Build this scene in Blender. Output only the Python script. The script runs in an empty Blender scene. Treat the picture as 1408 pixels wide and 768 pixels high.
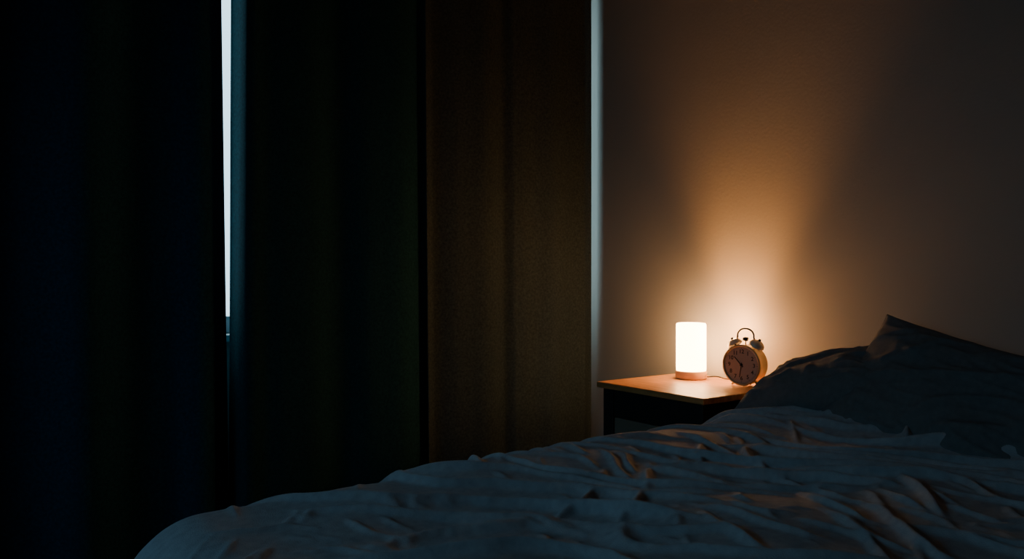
import bpy, bmesh, math, random
import numpy as np
from mathutils import Vector, Matrix, noise

random.seed(3)
S = bpy.context.scene
COL = S.collection

# ------------------------------------------------------------ helpers
def new_mat(name, color, rough=0.8, bump=0.0, bscale=200.0, var=0.0, vscale=6.0, metallic=0.0,
            emit=None, estr=0.0, sheen=0.0, stretch=(1,1,1), spec=0.5):
    m = bpy.data.materials.new(name); m.use_nodes = True
    nt = m.node_tree; b = nt.nodes["Principled BSDF"]
    b.inputs["Base Color"].default_value = (*color, 1)
    b.inputs["Roughness"].default_value = rough
    b.inputs["Metallic"].default_value = metallic
    b.inputs["Specular IOR Level"].default_value = spec
    if sheen: b.inputs["Sheen Weight"].default_value = sheen
    tc = nt.nodes.new("ShaderNodeTexCoord")
    mp = nt.nodes.new("ShaderNodeMapping"); mp.inputs["Scale"].default_value = stretch
    nt.links.new(tc.outputs["Object"], mp.inputs["Vector"])
    if var > 0:
        n = nt.nodes.new("ShaderNodeTexNoise"); n.inputs["Scale"].default_value = vscale
        n.inputs["Detail"].default_value = 6
        nt.links.new(mp.outputs[0], n.inputs["Vector"])
        r = nt.nodes.new("ShaderNodeValToRGB")
        r.color_ramp.elements[0].position = 0.3; r.color_ramp.elements[1].position = 0.7
        r.color_ramp.elements[0].color = (*[c*(1-var) for c in color], 1)
        r.color_ramp.elements[1].color = (*[min(1, c*(1+var)) for c in color], 1)
        nt.links.new(n.outputs["Fac"], r.inputs["Fac"])
        nt.links.new(r.outputs["Color"], b.inputs["Base Color"])
    if bump > 0:
        n2 = nt.nodes.new("ShaderNodeTexNoise"); n2.inputs["Scale"].default_value = bscale
        n2.inputs["Detail"].default_value = 3
        nt.links.new(tc.outputs["Object"], n2.inputs["Vector"])
        bp = nt.nodes.new("ShaderNodeBump"); bp.inputs["Strength"].default_value = bump
        bp.inputs["Distance"].default_value = 0.002
        nt.links.new(n2.outputs["Fac"], bp.inputs["Height"])
        nt.links.new(bp.outputs["Normal"], b.inputs["Normal"])
    if emit:
        b.inputs["Emission Color"].default_value = (*emit, 1)
        b.inputs["Emission Strength"].default_value = estr
    return m

def link(ob, mat=None, parent=None, smooth=False):
    COL.objects.link(ob)
    if mat: ob.data.materials.append(mat)
    if parent: ob.parent = parent
    if smooth:
        for p in ob.data.polygons: p.use_smooth = True
    return ob

def boxes(name, lst, mat, parent=None, bevel=0.0):
    bm = bmesh.new()
    for (x0,x1,y0,y1,z0,z1) in lst:
        r = bmesh.ops.create_cube(bm, size=1)
        bmesh.ops.scale(bm, vec=(x1-x0, y1-y0, z1-z0), verts=r["verts"])
        bmesh.ops.translate(bm, vec=((x0+x1)/2,(y0+y1)/2,(z0+z1)/2), verts=r["verts"])
    me = bpy.data.meshes.new(name); bm.to_mesh(me); bm.free()
    ob = link(bpy.data.objects.new(name, me), mat, parent)
    if bevel:
        md = ob.modifiers.new("bevel","BEVEL"); md.width = bevel; md.segments = 3
    return ob

def lathe(name, prof, mat, parent=None, seg=64, M=None):
    """prof: list of (r,z); r=0 endpoints close."""
    bm = bmesh.new(); rings=[]
    for r,z in prof:
        if r < 1e-6: rings.append([bm.verts.new((0,0,z))])
        else: rings.append([bm.verts.new((r*math.cos(2*math.pi*i/seg), r*math.sin(2*math.pi*i/seg), z)) for i in range(seg)])
    for a,b in zip(rings, rings[1:]):
        for i in range(seg):
            j=(i+1)%seg
            if len(a)==1 and len(b)==1: continue
            if len(a)==1: bm.faces.new((a[0],b[i],b[j]))
            elif len(b)==1: bm.faces.new((a[i],a[j],b[0]))
            else: bm.faces.new((a[i],a[j],b[j],b[i]))
    bmesh.ops.recalc_face_normals(bm, faces=bm.faces)
    if M is not None: bmesh.ops.transform(bm, matrix=M, verts=bm.verts)
    me = bpy.data.meshes.new(name); bm.to_mesh(me); bm.free()
    return link(bpy.data.objects.new(name, me), mat, parent, True)

def tube(name, pts, r, mat, parent=None, cyclic=False):
    cu = bpy.data.curves.new(name,"CURVE"); cu.dimensions='3D'; cu.bevel_depth=r; cu.bevel_resolution=5; cu.resolution_u=16
    cu.use_fill_caps = True
    sp = cu.splines.new('BEZIER'); sp.bezier_points.add(len(pts)-1)
    for p,c in zip(sp.bezier_points, pts):
        p.co = c; p.handle_left_type = p.handle_right_type = 'AUTO'
    sp.use_cyclic_u = cyclic
    ob = bpy.data.objects.new(name, cu); COL.objects.link(ob)
    cu.materials.append(mat)
    if parent: ob.parent = parent
    return ob

def empty(name):
    e = bpy.data.objects.new(name, None); e.empty_display_size=0.1; COL.objects.link(e); return e

# ------------------------------------------------------------ materials
M_wall  = new_mat("wall_paint", (0.325,0.298,0.262), 0.85, bump=0.25, bscale=90, var=0.03, vscale=3)
M_ceil  = new_mat("ceiling_paint", (0.25,0.25,0.25), 0.9)
M_floor = new_mat("floor_wood", (0.06,0.04,0.03), 0.5, var=0.3, vscale=3, stretch=(1,12,1))
M_trim  = new_mat("white_trim", (0.6,0.6,0.6), 0.5)
M_cur_navy = new_mat("curtain_navy", (0.012,0.058,0.095), 0.95, bump=0.5, bscale=500, var=0.28, vscale=120, spec=0.05)
M_cur_shaded = new_mat("curtain_shaded_teal", (0.011,0.044,0.056), 0.95, bump=0.5, bscale=500, var=0.28, vscale=120, spec=0.05)  # middle panel: its shade is put into a darker fabric colour
M_cur_lit = new_mat("curtain_lit_grey", (0.041,0.054,0.058), 0.95, bump=0.5, bscale=500, var=0.30, vscale=120, spec=0.05)  # right panel: lighter colour carries the lamplit side of the step
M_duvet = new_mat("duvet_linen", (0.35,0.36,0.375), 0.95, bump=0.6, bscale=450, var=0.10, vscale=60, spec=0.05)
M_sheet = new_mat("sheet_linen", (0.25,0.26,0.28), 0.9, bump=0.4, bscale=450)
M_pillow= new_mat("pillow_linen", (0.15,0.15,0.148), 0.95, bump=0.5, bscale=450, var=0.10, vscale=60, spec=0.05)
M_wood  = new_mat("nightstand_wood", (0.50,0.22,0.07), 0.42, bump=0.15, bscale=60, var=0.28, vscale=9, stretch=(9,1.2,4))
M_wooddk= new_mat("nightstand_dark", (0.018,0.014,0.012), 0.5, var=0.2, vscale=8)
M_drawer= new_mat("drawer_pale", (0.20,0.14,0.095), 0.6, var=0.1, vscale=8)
M_metal = new_mat("black_metal", (0.03,0.03,0.03), 0.4, metallic=0.6)
M_lampw = new_mat("lamp_base_wood", (0.72,0.50,0.30), 0.5, var=0.12, vscale=20, stretch=(1,1,8))
M_shade = new_mat("lamp_glass", (0.9,0.85,0.78), 0.4, emit=(1.0,0.57,0.25), estr=28)
M_brass = new_mat("clock_brass", (0.55,0.43,0.26), 0.38, metallic=0.8, var=0.1, vscale=30)
M_bell  = new_mat("clock_bell", (0.72,0.62,0.48), 0.4, metallic=0.3)
M_face  = new_mat("clock_face", (0.36,0.31,0.24), 0.6)
M_ink   = new_mat("clock_ink", (0.015,0.012,0.01), 0.6)
M_frame = new_mat("bed_frame_wood", (0.05,0.035,0.025), 0.5)

# ------------------------------------------------------------ room
HC = 0.91
XE, XW, YN, YS, ZC = 2.28, -2.2, 2.75, -2.0, 2.6
T = 0.14
boxes("floor", [(XW-T,XE+T,YS-T,YN+T,-0.1,0)], M_floor)
boxes("ceiling", [(XW-T,XE+T,YS-T,YN+T,ZC,ZC+0.1)], M_ceil)
boxes("wall_east", [(XE,XE+T,YS-T,YN+T,0,ZC)], M_wall)
boxes("wall_south", [(XW-T,XE,YS-T,YS,0,ZC)], M_wall)
wx0,wx1,wz0,wz1 = 0.25,2.20,0.72,2.30
boxes("wall_north", [(XW-T,wx0,YN,YN+T,0,ZC),(wx1,XE,YN,YN+T,0,ZC),(wx0,wx1,YN,YN+T,0,wz0),(wx0,wx1,YN,YN+T,wz1,ZC)], M_wall)
vy0,vy1,vz0,vz1 = 0.9,2.1,0.9,2.2  # opening added behind the camera to let in the cool fill
boxes("wall_west", [(XW-T,XW,YS,vy0,0,ZC),(XW-T,XW,vy1,YN,0,ZC),(XW-T,XW,vy0,vy1,0,vz0),(XW-T,XW,vy0,vy1,vz1,ZC)], M_wall)
boxes("baseboard_east", [(XE-0.012,XE,YS,1.5,0,0.08)], M_trim)
boxes("baseboard_south", [(XW,XE-0.02,YS,YS+0.012,0,0.08)], M_trim)

def glass_mat():
    m = bpy.data.materials.new("window_glass"); m.use_nodes=True
    nt=m.node_tree; nt.nodes.clear()
    o=nt.nodes.new("ShaderNodeOutputMaterial"); mx=nt.nodes.new("ShaderNodeMixShader")
    t=nt.nodes.new("ShaderNodeBsdfTransparent"); g=nt.nodes.new("ShaderNodeBsdfGlossy"); g.inputs["Roughness"].default_value=0.02
    mx.inputs[0].default_value=0.05
    nt.links.new(t.outputs[0],mx.inputs[1]); nt.links.new(g.outputs[0],mx.inputs[2]); nt.links.new(mx.outputs[0],o.inputs[0])
    return m
M_glass = glass_mat()
w1 = empty("window_1")
fy0,fy1 = YN+0.05, YN+0.10
boxes("frame", [(wx0,wx1,fy0,fy1,wz0,wz0+0.06),(wx0,wx1,fy0,fy1,wz1-0.06,wz1),(wx0,wx0+0.05,fy0,fy1,wz0+0.06,wz1-0.06),
                (wx1-0.05,wx1,fy0,fy1,wz0+0.06,wz1-0.06),(1.2,1.26,fy0,fy1,wz0+0.06,wz1-0.06)], M_trim, w1, 0.004)
boxes("sill", [(wx0-0.03,wx1+0.03,YN-0.035,YN+0.05,wz0-0.025,wz0)], M_trim, w1, 0.004)
boxes("glass", [(wx0+0.05,wx1-0.05,fy0+0.02,fy0+0.025,wz0+0.06,wz1-0.06)], M_glass, w1)
w2 = empty("added_fill_window")  # unseen window, added only to house the bluish fill light
boxes("frame", [(XW-0.10,XW-0.05,vy0,vy1,vz0,vz0+0.05),(XW-0.10,XW-0.05,vy0,vy1,vz1-0.05,vz1),(XW-0.10,XW-0.05,vy0,vy0+0.05,vz0+0.05,vz1-0.05),
                (XW-0.10,XW-0.05,vy1-0.05,vy1,vz0+0.05,vz1-0.05)], M_trim, w2, 0.004)
boxes("glass", [(XW-0.08,XW-0.075,vy0+0.05,vy1-0.05,vz0+0.05,vz1-0.05)], M_glass, w2)

# ------------------------------------------------------------ curtains
def curtain(name, xt0, xt1, xb0, xb1, fy, mat, nx=300, nz=60, z0=0.012, z1=2.42):
    """x range at top and bottom; fy(s,z)->Y"""
    bm=bmesh.new(); V=[]
    for k in range(nz+1):
        tz=k/nz; z=z0+(z1-z0)*tz
        a=xb0+(xt0-xb0)*tz; b=xb1+(xt1-xb1)*tz
        V.append([bm.verts.new((a+(b-a)*i/nx, fy(i/nx, z, a+(b-a)*i/nx), z)) for i in range(nx+1)])
    for k in range(nz):
        for i in range(nx): bm.faces.new((V[k][i],V[k][i+1],V[k+1][i+1],V[k+1][i]))
    me=bpy.data.meshes.new(name); bm.to_mesh(me); bm.free()
    ob=link(bpy.data.objects.new(name,me),mat,None,True)
    md=ob.modifiers.new("thick","SOLIDIFY"); md.thickness=0.003; md.offset=0
    return ob
def sm(a,b,x):
    t=max(0,min(1,(x-a)/(b-a))); return t*t*(3-2*t)
def fL(s,z,x):
    return 2.572 + (0.034*math.sin(x*17+0.3*math.sin(z*1.3)) + 0.007*math.sin(x*35+1))*(1-sm(0.9,1,s)) + 0.022*sm(0.96,1,s)
def fM(s,z,x):
    return 2.530 + 0.020*math.sin(x*18+1.2+0.25*math.sin(z*1.1))*sm(0.05,0.2,s) + 0.005*math.sin(x*37+z*0.4) - 0.018*math.exp(-((s-0.05)/0.05)**2) + 0.09*(1-sm(0,0.035,s)) + 0.045*sm(0.85,1,s)
def fR(s,z,x):
    y = 2.530 + 0.017*math.sin((x-1.4)*17+0.6+0.2*math.sin(z*1.2)) + 0.004*math.sin(x*39+2+z*0.3)
    y += -0.014*(1-sm(0.0,0.05,s)) + 0.035*sm(0.92,1,s)
    y += -0.022*sm(1.76,1.815,x+0.01*z)*(1-sm(1.83,2.0,x))
    return y
curtain("curtain", -0.75, 0.664, -0.75, 0.698, fL, M_cur_navy)
curtain("curtain.001", 0.712, 1.47, 0.703, 1.49, fM, M_cur_shaded)
curtain("curtain.002", 1.385, 2.254, 1.41, 2.254, fR, M_cur_lit)
rod = empty("curtain_rod")
tube("rod", [(-0.9,2.56,2.44),(0.7,2.56,2.44),(2.27,2.56,2.44)], 0.014, M_metal, rod)
boxes("brackets", [(x-0.01,x+0.01,2.56,2.75,2.43,2.45) for x in (-0.85,0.60,2.1)], M_metal, rod)

# ------------------------------------------------------------ bed
bed = empty("bed")
BX0,BX1,BY0,BY1 = 0.210,2.255,-0.10,1.53
boxes("bed_base", [(BX0+0.05,BX1,BY0+0.05,BY1-0.05,0.10,0.26)]+
      [(x,x+0.06,y,y+0.06,0,0.10) for x in (BX0+0.1,BX1-0.12) for y in (BY0+0.1,BY1-0.16)], M_frame, bed, 0.005)
boxes("mattress", [(BX0+0.05,BX1,BY0+0.05,BY1-0.05,0.26,0.475)], M_sheet, bed, 0.04)

def N(x,y,z=0.0): return noise.noise(Vector((x,y,z)))
def ridge(s,t,z,sharp,e=0.035,w=2.6):
    n=N(s,t,z); v=math.sqrt(n*n+e*e)-e
    return (1-min(1,v*w))**sharp
# flow lines of the wrinkles bend from foot to head: F(x) = integral of tan(phi(x))
def phi(x): return math.radians(-(30+38*sm(0.35,1.25,x)))
FT=[0.0]; FX0=-0.6; FDX=0.01
for i in range(320): FT.append(FT[-1]+math.tan(phi(FX0+(i+0.5)*FDX))*FDX)
def F(x):
    u=(x-FX0)/FDX; i=max(0,min(318,int(u))); return FT[i]+(FT[i+1]-FT[i])*(u-i)
def cl(x): return max(0,min(1,x))
def fold(a,b):
    wx = 0.10*N(a*2.2,b*2.2,3.1)+0.015*N(a*8,b*8,4.4); wy=0.10*N(a*2.2,b*2.2,9.7)+0.015*N(a*8,b*8,14.4)
    A_=a+wx; B_=b+wy
    s0=B_-F(A_); t0=0.57*A_-0.82*B_
    def rot(th):
        c,s_=math.cos(th),math.sin(th); return A_*c-B_*s_, A_*s_+B_*c
    s2,t2=rot(0.75); s3,t3=rot(-0.05); s4,t4=rot(0.38)
    m1 = cl(0.90+1.2*N(a*2.2,b*2.2,11))
    m2 = cl(0.70+1.7*N(a*2.6,b*2.6,21))
    m3 = cl(0.60+1.7*N(a*2.9,b*2.9,71))
    m4 = cl(0.60+1.7*N(a*3.1,b*3.1,171))
    h = 0.040*m1*ridge(s0*4.0,t0*1.8,1.0,2.1)
    h = max(h, 0.032*m2*ridge(s2*8.8,t2*2.2,7.0,2.0))
    h = max(h, 0.028*m3*ridge(s3*9.4,t3*2.3,17.0,2.0))
    h = max(h, 0.022*m4*ridge(s4*13,t4*2.8,27.0,1.8))
    h += 0.002*N(a*24,b*24,2)
    return h
R=0.13
ax0,ax1 = BX0+R, 2.2
by0,by1 = BY0+R, BY1-R
TOP=0.493
def base_pt(a,b,h):
    ca=max(a,ax0); cb=min(max(b,by0),by1)
    dx=a-ca; dy=b-cb; L=math.hypot(dx,dy)
    if L<1e-9: return (a,b,TOP+h)
    n=(dx/L,dy/L); q=R*math.pi/2
    if L<q:
        an=L/R; s_,c_=math.sin(an),math.cos(an)
        return (ca+n[0]*(R*s_+h*s_), cb+n[1]*(R*s_+h*s_), TOP-R+R*c_+h*c_)
    ex=L-q
    return (ca+n[0]*(R+0.02*ex+h), cb+n[1]*(R+0.02*ex+h), TOP-R-ex)
na,nb=310,290
A0=ax0-R*math.pi/2-0.22; A1=2.11
B0=by0-R*math.pi/2-0.20; B1=by1+R*math.pi/2+0.20
P=np.zeros((na+1,nb+1,3)); SL=np.zeros((na+1,nb+1)); PH=np.zeros((na+1,nb+1)); LOW=np.zeros((na+1,nb+1))
for i in range(na+1):
    a=A0+(A1-A0)*i/na
    for j in range(nb+1):
        b=B0+(B1-B0)*j/nb
        amp=0.50+0.50*sm(0.25,0.75,a)
        P[i,j]=base_pt(a,b,0.002+max(0,fold(a,b))*amp)
        SL[i,j]=(0.040+0.07*N(a*2.0,b*2.0,61))*amp
        PH[i,j]=phi(a)+0.9*N(a*1.3,b*1.3,83)
        LOW[i,j]=0.024*N(a*2.3,b*2.3,31)+0.010*N(a*5,b*5,41)
        LOW[i,j]+=0.016*sm(0.7,1.1,a)*(1-sm(1.5,1.8,a))
        if a>1.60: LOW[i,j]+=0.043*sm(1.60,1.88,a)*(0.8+0.6*N(a*3,b*3,55))
        rgt=1-sm(1.08,1.28,b)          # right of the low pillow the duvet is pulled up over the leaning pillow
        LOW[i,j]+=rgt*0.040*sm(1.78,1.98,a)*(0.9+0.8*N(a*4,b*4,75))
        LOW[i,j]-=(1-rgt)*0.085*sm(1.93,2.04,a) + rgt*0.05*sm(2.05,2.11,a)
# ---- position based cloth relaxation (slack sheet lying on the bed buckles into folds)
da=(A1-A0)/na; db=(B1-B0)/nb
NX=-np.sin(PH); NY=np.cos(PH)       # direction across the ridges
def sl(di,dj):
    n0,n1=P.shape[:2]
    A=(slice(max(0,-di),n0-max(0,di)), slice(max(0,-dj),n1-max(0,dj)))
    B=(slice(max(0,di),n0+min(0,di)), slice(max(0,dj),n1+min(0,dj)))
    return A,B
def rest(di,dj):
    A,B=sl(di,dj)
    base=np.linalg.norm(P[B]-P[A],axis=-1)
    ex,ey=di*da,dj*db; Ln=math.hypot(ex,ey)
    d=(ex*NX[A]+ey*NY[A])/Ln
    s=np.maximum(SL[A],0)
    return base*np.sqrt(1+((1+s)**2-1)*d*d)*1.006
cons=[((1,0),1.0),((0,1),1.0),((1,1),0.6),((1,-1),0.6),((2,0),0.11),((0,2),0.11)]
CR_=[(d,k,rest(*d)) for d,k in cons]
V_=np.zeros_like(P)
pin=np.zeros((na+1,nb+1),bool); pin[0,:]=pin[-1,:]=pin[:,0]=pin[:,-1]=True
PIN=P[pin].copy()
for step in range(46):
    V_*=0.90; V_[...,2]-=0.00008
    Q=P+V_
    for it in range(8):
        acc=np.zeros_like(Q)
        for (di,dj),k,r in CR_:
            A,B=sl(di,dj)
            d=Q[B]-Q[A]; L=np.sqrt((d*d).sum(-1))+1e-9
            c=(0.5*k*(L-r)/L)[...,None]*d
            acc[A]+=c; acc[B]-=c
        Q+=acc*0.45
        # collide with rounded bed body
        qx=np.maximum(ax0-Q[...,0],0); qy=np.maximum(Q[...,1]-by1,0)-np.maximum(by0-Q[...,1],0); qz=np.maximum(Q[...,2]-(TOP-R),0)
        L=np.sqrt(qx*qx+qy*qy+qz*qz)+1e-9
        pen=np.maximum(0,R-L); m=pen>0
        Q[...,0]-=pen*qx/L; Q[...,1]+=pen*qy/L; Q[...,2]+=pen*qz/L
        Q[pin]=PIN
    V_=Q-P
    V_[m,0]*=0.4; V_[m,1]*=0.4
    sp_=np.sqrt((V_*V_).sum(-1,keepdims=True)); V_*=np.minimum(1,0.003/(sp_+1e-9))
    P=Q
# low frequency loft of the filling
qx=np.maximum(ax0-P[...,0],0); qy=np.maximum(P[...,1]-by1,0)-np.maximum(by0-P[...,1],0); qz=np.maximum(P[...,2]-(TOP-R),0)
L=np.sqrt(qx*qx+qy*qy+qz*qz)+1e-9
P[...,0]-=LOW*qx/L; P[...,1]+=LOW*qy/L; P[...,2]+=LOW*qz/L
mk=(P[...,0]>1.74)&(P[...,1]>1.545); P[...,1][mk]=1.545
idx=np.arange((na+1)*(nb+1)).reshape(na+1,nb+1)
fc=np.stack([idx[:-1,:-1],idx[1:,:-1],idx[1:,1:],idx[:-1,1:]],-1).reshape(-1,4)
me=bpy.data.meshes.new("duvet"); me.from_pydata(P.reshape(-1,3).tolist(),[],fc.tolist()); me.update()
duvet=link(bpy.data.objects.new("duvet",me),M_duvet,bed,True)
md=duvet.modifiers.new("sub","SUBSURF"); md.levels=1; md.render_levels=1

def pillow(name, C, u, v, W, H, Tk, seed):
    u=u.normalized(); v=(v-u*v.dot(u)).normalized(); w=u.cross(v)
    n=90; bm=bmesh.new(); side={}
    for sg in (1,-1):
        for i in range(n+1):
            for j in range(n+1):
                if sg==-1 and (i in(0,n) or j in(0,n)): side[(-1,i,j)]=side[(1,i,j)]; continue
                p=-1+2*i/n; q=-1+2*j/n
                x=p*W/2*(1-0.07*(1-q*q)); y=q*H/2*(1-0.09*(1-p*p))
                e=max(0,(1-abs(p)**2.6)*(1-abs(q)**2.6))**0.55
                z=sg*Tk/2*e
                k=max(abs(p),abs(q))
                z+=sg*e*(0.014*N(p*2.2+seed,q*2.2,sg)+0.012*ridge(p*3+seed,q*6,sg+4,1.8)*k+0.010*ridge(p*2-q*2+seed,(p+q)*0.8,sg+14,1.8,0.03,3.0))
                side[(sg,i,j)]=bm.verts.new(C+u*x+v*y+w*z)
    for sg in (1,-1):
        for i in range(n):
            for j in range(n):
                f=(side[(sg,i,j)],side[(sg,i+1,j)],side[(sg,i+1,j+1)],side[(sg,i,j+1)])
                bm.faces.new(f if sg==1 else f[::-1])
    me=bpy.data.meshes.new(name); bm.to_mesh(me); bm.free()
    return link(bpy.data.objects.new(name,me),M_pillow,None,True)
# low pillow lying next to the nightstand
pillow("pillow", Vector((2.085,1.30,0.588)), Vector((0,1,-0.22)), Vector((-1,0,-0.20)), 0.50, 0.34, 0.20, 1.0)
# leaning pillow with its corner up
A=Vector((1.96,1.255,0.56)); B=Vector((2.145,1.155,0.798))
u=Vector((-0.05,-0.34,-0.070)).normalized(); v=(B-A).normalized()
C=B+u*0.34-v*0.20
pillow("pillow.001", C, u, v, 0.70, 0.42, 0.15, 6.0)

# ------------------------------------------------------------ nightstand
ns=empty("nightstand"); TZ=0.55
NX0,NX1,NY0,NY1=1.81,2.268,1.556,2.040
boxes("top", [(NX0,NX1,NY0,NY1,TZ-0.020,TZ)], M_wood, ns, 0.003)
bx0,bx1,by0_,by1_=NX0+0.015,NX1-0.005,NY0+0.015,NY1-0.020
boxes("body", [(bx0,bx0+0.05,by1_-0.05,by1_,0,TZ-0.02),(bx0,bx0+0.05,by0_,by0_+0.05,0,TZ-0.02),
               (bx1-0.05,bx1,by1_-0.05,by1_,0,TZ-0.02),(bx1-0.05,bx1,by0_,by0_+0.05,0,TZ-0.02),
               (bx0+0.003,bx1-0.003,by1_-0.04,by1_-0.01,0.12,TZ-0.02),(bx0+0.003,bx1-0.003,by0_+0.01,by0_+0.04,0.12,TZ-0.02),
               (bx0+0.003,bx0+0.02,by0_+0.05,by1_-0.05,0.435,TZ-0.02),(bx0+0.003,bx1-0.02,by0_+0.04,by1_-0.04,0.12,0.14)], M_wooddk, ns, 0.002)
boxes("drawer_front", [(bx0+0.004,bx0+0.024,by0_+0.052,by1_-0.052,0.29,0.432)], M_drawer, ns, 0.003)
lathe("drawer_knob", [(0,0.02),(0.008,0.02),(0.012,0.014),(0.006,0.004),(0.006,0)], M_metal, ns, 24,
      Matrix.Translation((bx0+0.004,(by0_+by1_)/2,0.365)) @ Matrix.Rotation(-math.pi/2,4,'Y'))

# ------------------------------------------------------------ lamp
lamp=empty("table_lamp"); LX,LY=2.144,1.900
ML=Matrix.Translation((LX,LY,TZ))
lathe("lamp_base", [(0,0),(0.052,0),(0.056,0.004),(0.056,0.026),(0.054,0.030),(0,0.030)], M_lampw, lamp, 64, ML)
lathe("shade", [(0,0.0305),(0.053,0.0305),(0.0535,0.04),(0.0535,0.196),(0.051,0.201),(0.046,0.202),(0,0.199)], M_shade, lamp, 64, ML)
tube("power_cord", [(LX+0.03,LY-0.045,TZ+0.008),(LX+0.045,LY-0.08,TZ+0.012),(LX+0.06,LY-0.11,TZ+0.006),(LX+0.10,LY-0.15,TZ+0.004),(XE-0.02,LY-0.17,TZ+0.004)], 0.0022, M_metal, lamp)

# ------------------------------------------------------------ alarm clock
clk=empty("alarm_clock")
CX,CY,CZ,CR=2.140,1.657,0.6235,0.0675
ang=math.radians(190)
nrm=Vector((math.cos(ang),math.sin(ang),0.0)).normalized()
up=Vector((0,0,1)); rt=up.cross(nrm).normalized()   # viewer's right when facing the dial
MC=Matrix(((rt.x,up.x,nrm.x,CX),(rt.y,up.y,nrm.y,CY),(rt.z,up.z,nrm.z,CZ),(0,0,0,1)))  # local: x right,y up,z out
D=0.034
lathe("drum", [(0,-D+0.002),(CR*0.86,-D),(CR*0.96,-D+0.004),(CR,-D+0.012),(CR*0.985,-D+0.016),(CR*0.985,D-0.014),(CR,D-0.011),(CR*1.02,D-0.004),(CR*1.0,D),(CR*0.92,D+0.001),(CR*0.90,D-0.006)], M_brass, clk, 72, MC)
lathe("dial", [(0,D-0.006),(CR*0.905,D-0.006)], M_face, clk, 72, MC)
def loc(x,y,z): return MC @ Vector((x,y,z))
# ticks, hands
bm=bmesh.new()
def bar(x0,y0,x1,y1,w,z,h=0.001):
    d=Vector((x1-x0,y1-y0,0)).normalized(); n=Vector((-d.y,d.x,0))*w/2
    p=[Vector((x0,y0,z))+n,Vector((x0,y0,z))-n,Vector((x1,y1,z))-n*0.6,Vector((x1,y1,z))+n*0.6]
    lo=[bm.verts.new(MC@q) for q in p]; hi=[bm.verts.new(MC@(q+Vector((0,0,h)))) for q in p]
    bm.faces.new(hi); bm.faces.new(lo[::-1])
    for i in range(4): bm.faces.new((lo[i],lo[(i+1)%4],hi[(i+1)%4],hi[i]))
for k in range(60):
    a=2*math.pi*k/60; r0=CR*(0.80 if k%5==0 else 0.83)
    bar(r0*math.sin(a),r0*math.cos(a),CR*0.87*math.sin(a),CR*0.87*math.cos(a),0.0014 if k%5==0 else 0.0006,D-0.0058,0.0004)
for hr,L,w in ((10.55*30,0.55,0.0042),(31.5*6,0.62,0.003)):
    a=math.radians(hr); bar(-0.12*CR*math.sin(a),-0.12*CR*math.cos(a),L*CR*math.sin(a),L*CR*math.cos(a),w,D-0.004)
me=bpy.data.meshes.new("hands_and_ticks"); bm.to_mesh(me); bm.free()
link(bpy.data.objects.new("hands_and_ticks",me),M_ink,clk)
lathe("hand_hub", [(0.004,D-0.006),(0.004,D-0.001),(0,D-0.001)], M_ink, clk, 24, MC)
for k in range(1,13):
    cu=bpy.data.curves.new("numeral_%d"%k,"FONT"); cu.body=str(k); cu.size=0.0185; cu.align_x='CENTER'; cu.align_y='CENTER'; cu.extrude=0.0002; cu.offset=0.0004
    ob=bpy.data.objects.new("numeral_%d"%k,cu); COL.objects.link(ob); cu.materials.append(M_ink)
    a=math.radians(30*k); ob.parent=clk
    ob.matrix_world = MC @ Matrix.Translation((CR*0.665*math.sin(a),CR*0.665*math.cos(a),D-0.0055))
# bells, stems, handle, hammer
for sgn,nm in ((-1,"bell_left"),(1,"bell_right")):
    a=math.radians(31)*sgn
    base=Vector((math.sin(a)*(CR+0.006),math.cos(a)*(CR+0.006),0))
    Mb=MC @ Matrix.Translation(base) @ Matrix.Rotation(-a,4,'Z') @ Matrix.Rotation(-math.pi/2,4,'X')
    prof=[(0.0255,0.0),(0.0265,0.001)]+[(0.026*math.cos(t),0.002+0.020*math.sin(t)) for t in [i*math.pi/2/10 for i in range(1,10)]]+[(0,0.022)]
    lathe(nm,prof+[],M_bell,clk,48,Mb)
    lathe(nm+"_stem",[(0.003,-0.010),(0.003,0.002),(0.003,0.022),(0.0045,0.023),(0.0045,0.028),(0,0.029)],M_metal,clk,20,Mb)
    lathe(nm+"_under",[(0,0.002),(0.0245,0.0005)],M_metal,clk,48,Mb)
hb=[]
for k in range(9):
    t=math.pi*k/8
    hb.append(loc(-0.031*math.cos(t), 0.088+0.033*math.sin(t)**0.8, 0))
tube("handle", [loc(-0.041,0.078,0)]+hb+[loc(0.041,0.078,0)], 0.0030, M_metal, clk)
tube("hammer_stem", [loc(0,CR-0.004,0),loc(0,CR+0.008,0),loc(0,CR+0.016,0)], 0.0018, M_metal, clk)
lathe("hammer_head", [(0,-0.008),(0.006,-0.008),(0.007,0),(0.006,0.008),(0,0.008)], M_metal, clk, 24, MC@Matrix.Translation((0,CR+0.018,0))@Matrix.Rotation(math.pi/2,4,'Y'))
for sgn,nm in ((-1,"foot_left"),(1,"foot_right")):
    a=math.radians(180-34*sgn)
    tube(nm,[loc(math.sin(a)*CR*0.95,math.cos(a)*CR*0.95,0.0),loc(math.sin(a)*(CR+0.010),math.cos(a)*(CR+0.010),0.0),
             loc(math.sin(a)*(CR+0.024),TZ-CZ+0.004,0.0)],0.0042,M_brass,clk)
tube("back_foot",[loc(0,-CR*0.95,-0.02),loc(0,TZ-CZ+0.004,-0.035)],0.004,M_brass,clk)

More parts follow.
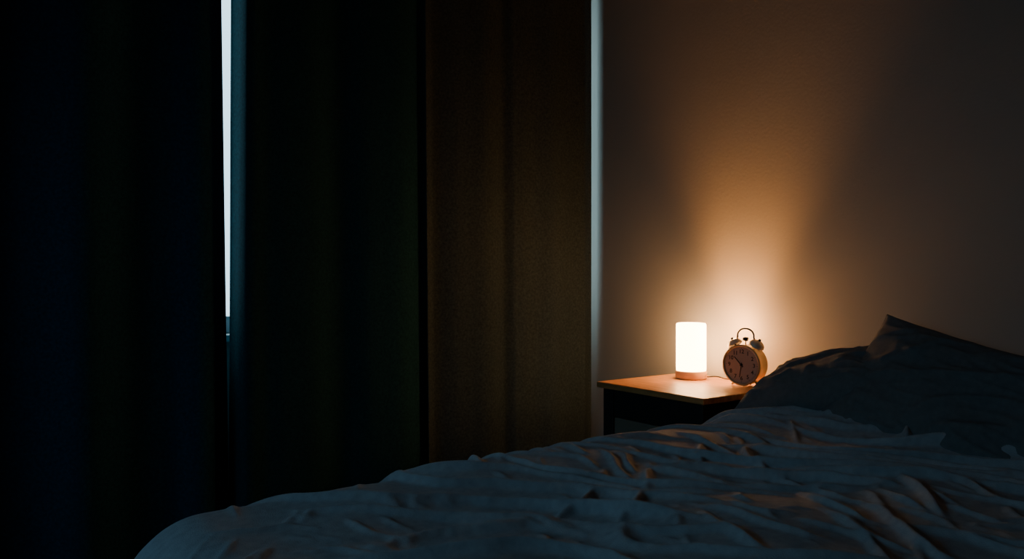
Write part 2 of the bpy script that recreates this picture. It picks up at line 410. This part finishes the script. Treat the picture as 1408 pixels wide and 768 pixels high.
# ------------------------------------------------------------ lights
def area(name, loc_, rot, sx, sy, col, e):
    l=bpy.data.lights.new(name,'AREA'); l.shape='RECTANGLE'; l.size=sx; l.size_y=sy; l.color=col; l.energy=e
    o=bpy.data.objects.new(name,l); o.location=loc_; o.rotation_euler=rot; COL.objects.link(o); return o
area("daylight", ((wx0+wx1)/2, YN+0.45, 1.6), (-math.pi/2,0,0), 3.4, 2.6, (0.50,0.85,1.0), 110)
dd=area("cool_fill", (XW-0.30, 1.5, 1.75), (0,0,0), 1.0, 0.9, (0.26,0.66,1.0), 3.4)  # added cool fill for bed and curtains, aimed at the foot end
dd.rotation_euler=(Vector((0.35,1.3,0.40))-Vector((XW-0.30,1.5,1.75))).to_track_quat('-Z','Y').to_euler()
dd.data.spread=math.radians(78)
l=bpy.data.lights.new("hidden_wall_glow",'POINT'); l.energy=5.4; l.color=(1,0.44,0.14); l.shadow_soft_size=0.025  # added unseen point light behind the clock, outside the table lamp
o=bpy.data.objects.new("hidden_wall_glow",l); o.location=(2.195,1.768,0.73); COL.objects.link(o)
l=bpy.data.lights.new("hidden_wall_spot",'SPOT'); l.energy=42; l.color=(1,0.42,0.11); l.shadow_soft_size=0.06; l.spot_size=math.radians(73); l.spot_blend=1.0  # added unseen spot that shapes the warm column up the wall
o=bpy.data.objects.new("hidden_wall_spot",l); o.location=(2.10,1.785,0.58); o.rotation_euler=(Vector((-0.24,0.0,-1))).to_track_quat('Z','Y').to_euler()
COL.objects.link(o)

# sky: bright on the window side, dusky on the opposite side
w=bpy.data.worlds.new("world"); S.world=w; w.use_nodes=True
nt=w.node_tree; bg=nt.nodes["Background"]
tc=nt.nodes.new("ShaderNodeTexCoord"); sp=nt.nodes.new("ShaderNodeSeparateXYZ"); nt.links.new(tc.outputs["Generated"],sp.inputs[0])
rp=nt.nodes.new("ShaderNodeValToRGB"); nt.links.new(sp.outputs["Y"],rp.inputs["Fac"])
rp.color_ramp.elements[0].position=0.55; rp.color_ramp.elements[0].color=(0.005,0.012,0.018,1)
rp.color_ramp.elements[1].position=0.85; rp.color_ramp.elements[1].color=(0.50,0.82,1.0,1)
nt.links.new(rp.outputs[0],bg.inputs[0]); bg.inputs[1].default_value=3.0

# ------------------------------------------------------------ camera
cam=bpy.data.cameras.new("camera"); cam.sensor_width=36; cam.lens=1054/1408*36; cam.clip_start=0.02
co=bpy.data.objects.new("camera",cam); co.location=(0,0,HC); co.rotation_euler=(math.pi/2,0,-math.radians(35.3)); COL.objects.link(co)
S.camera=co
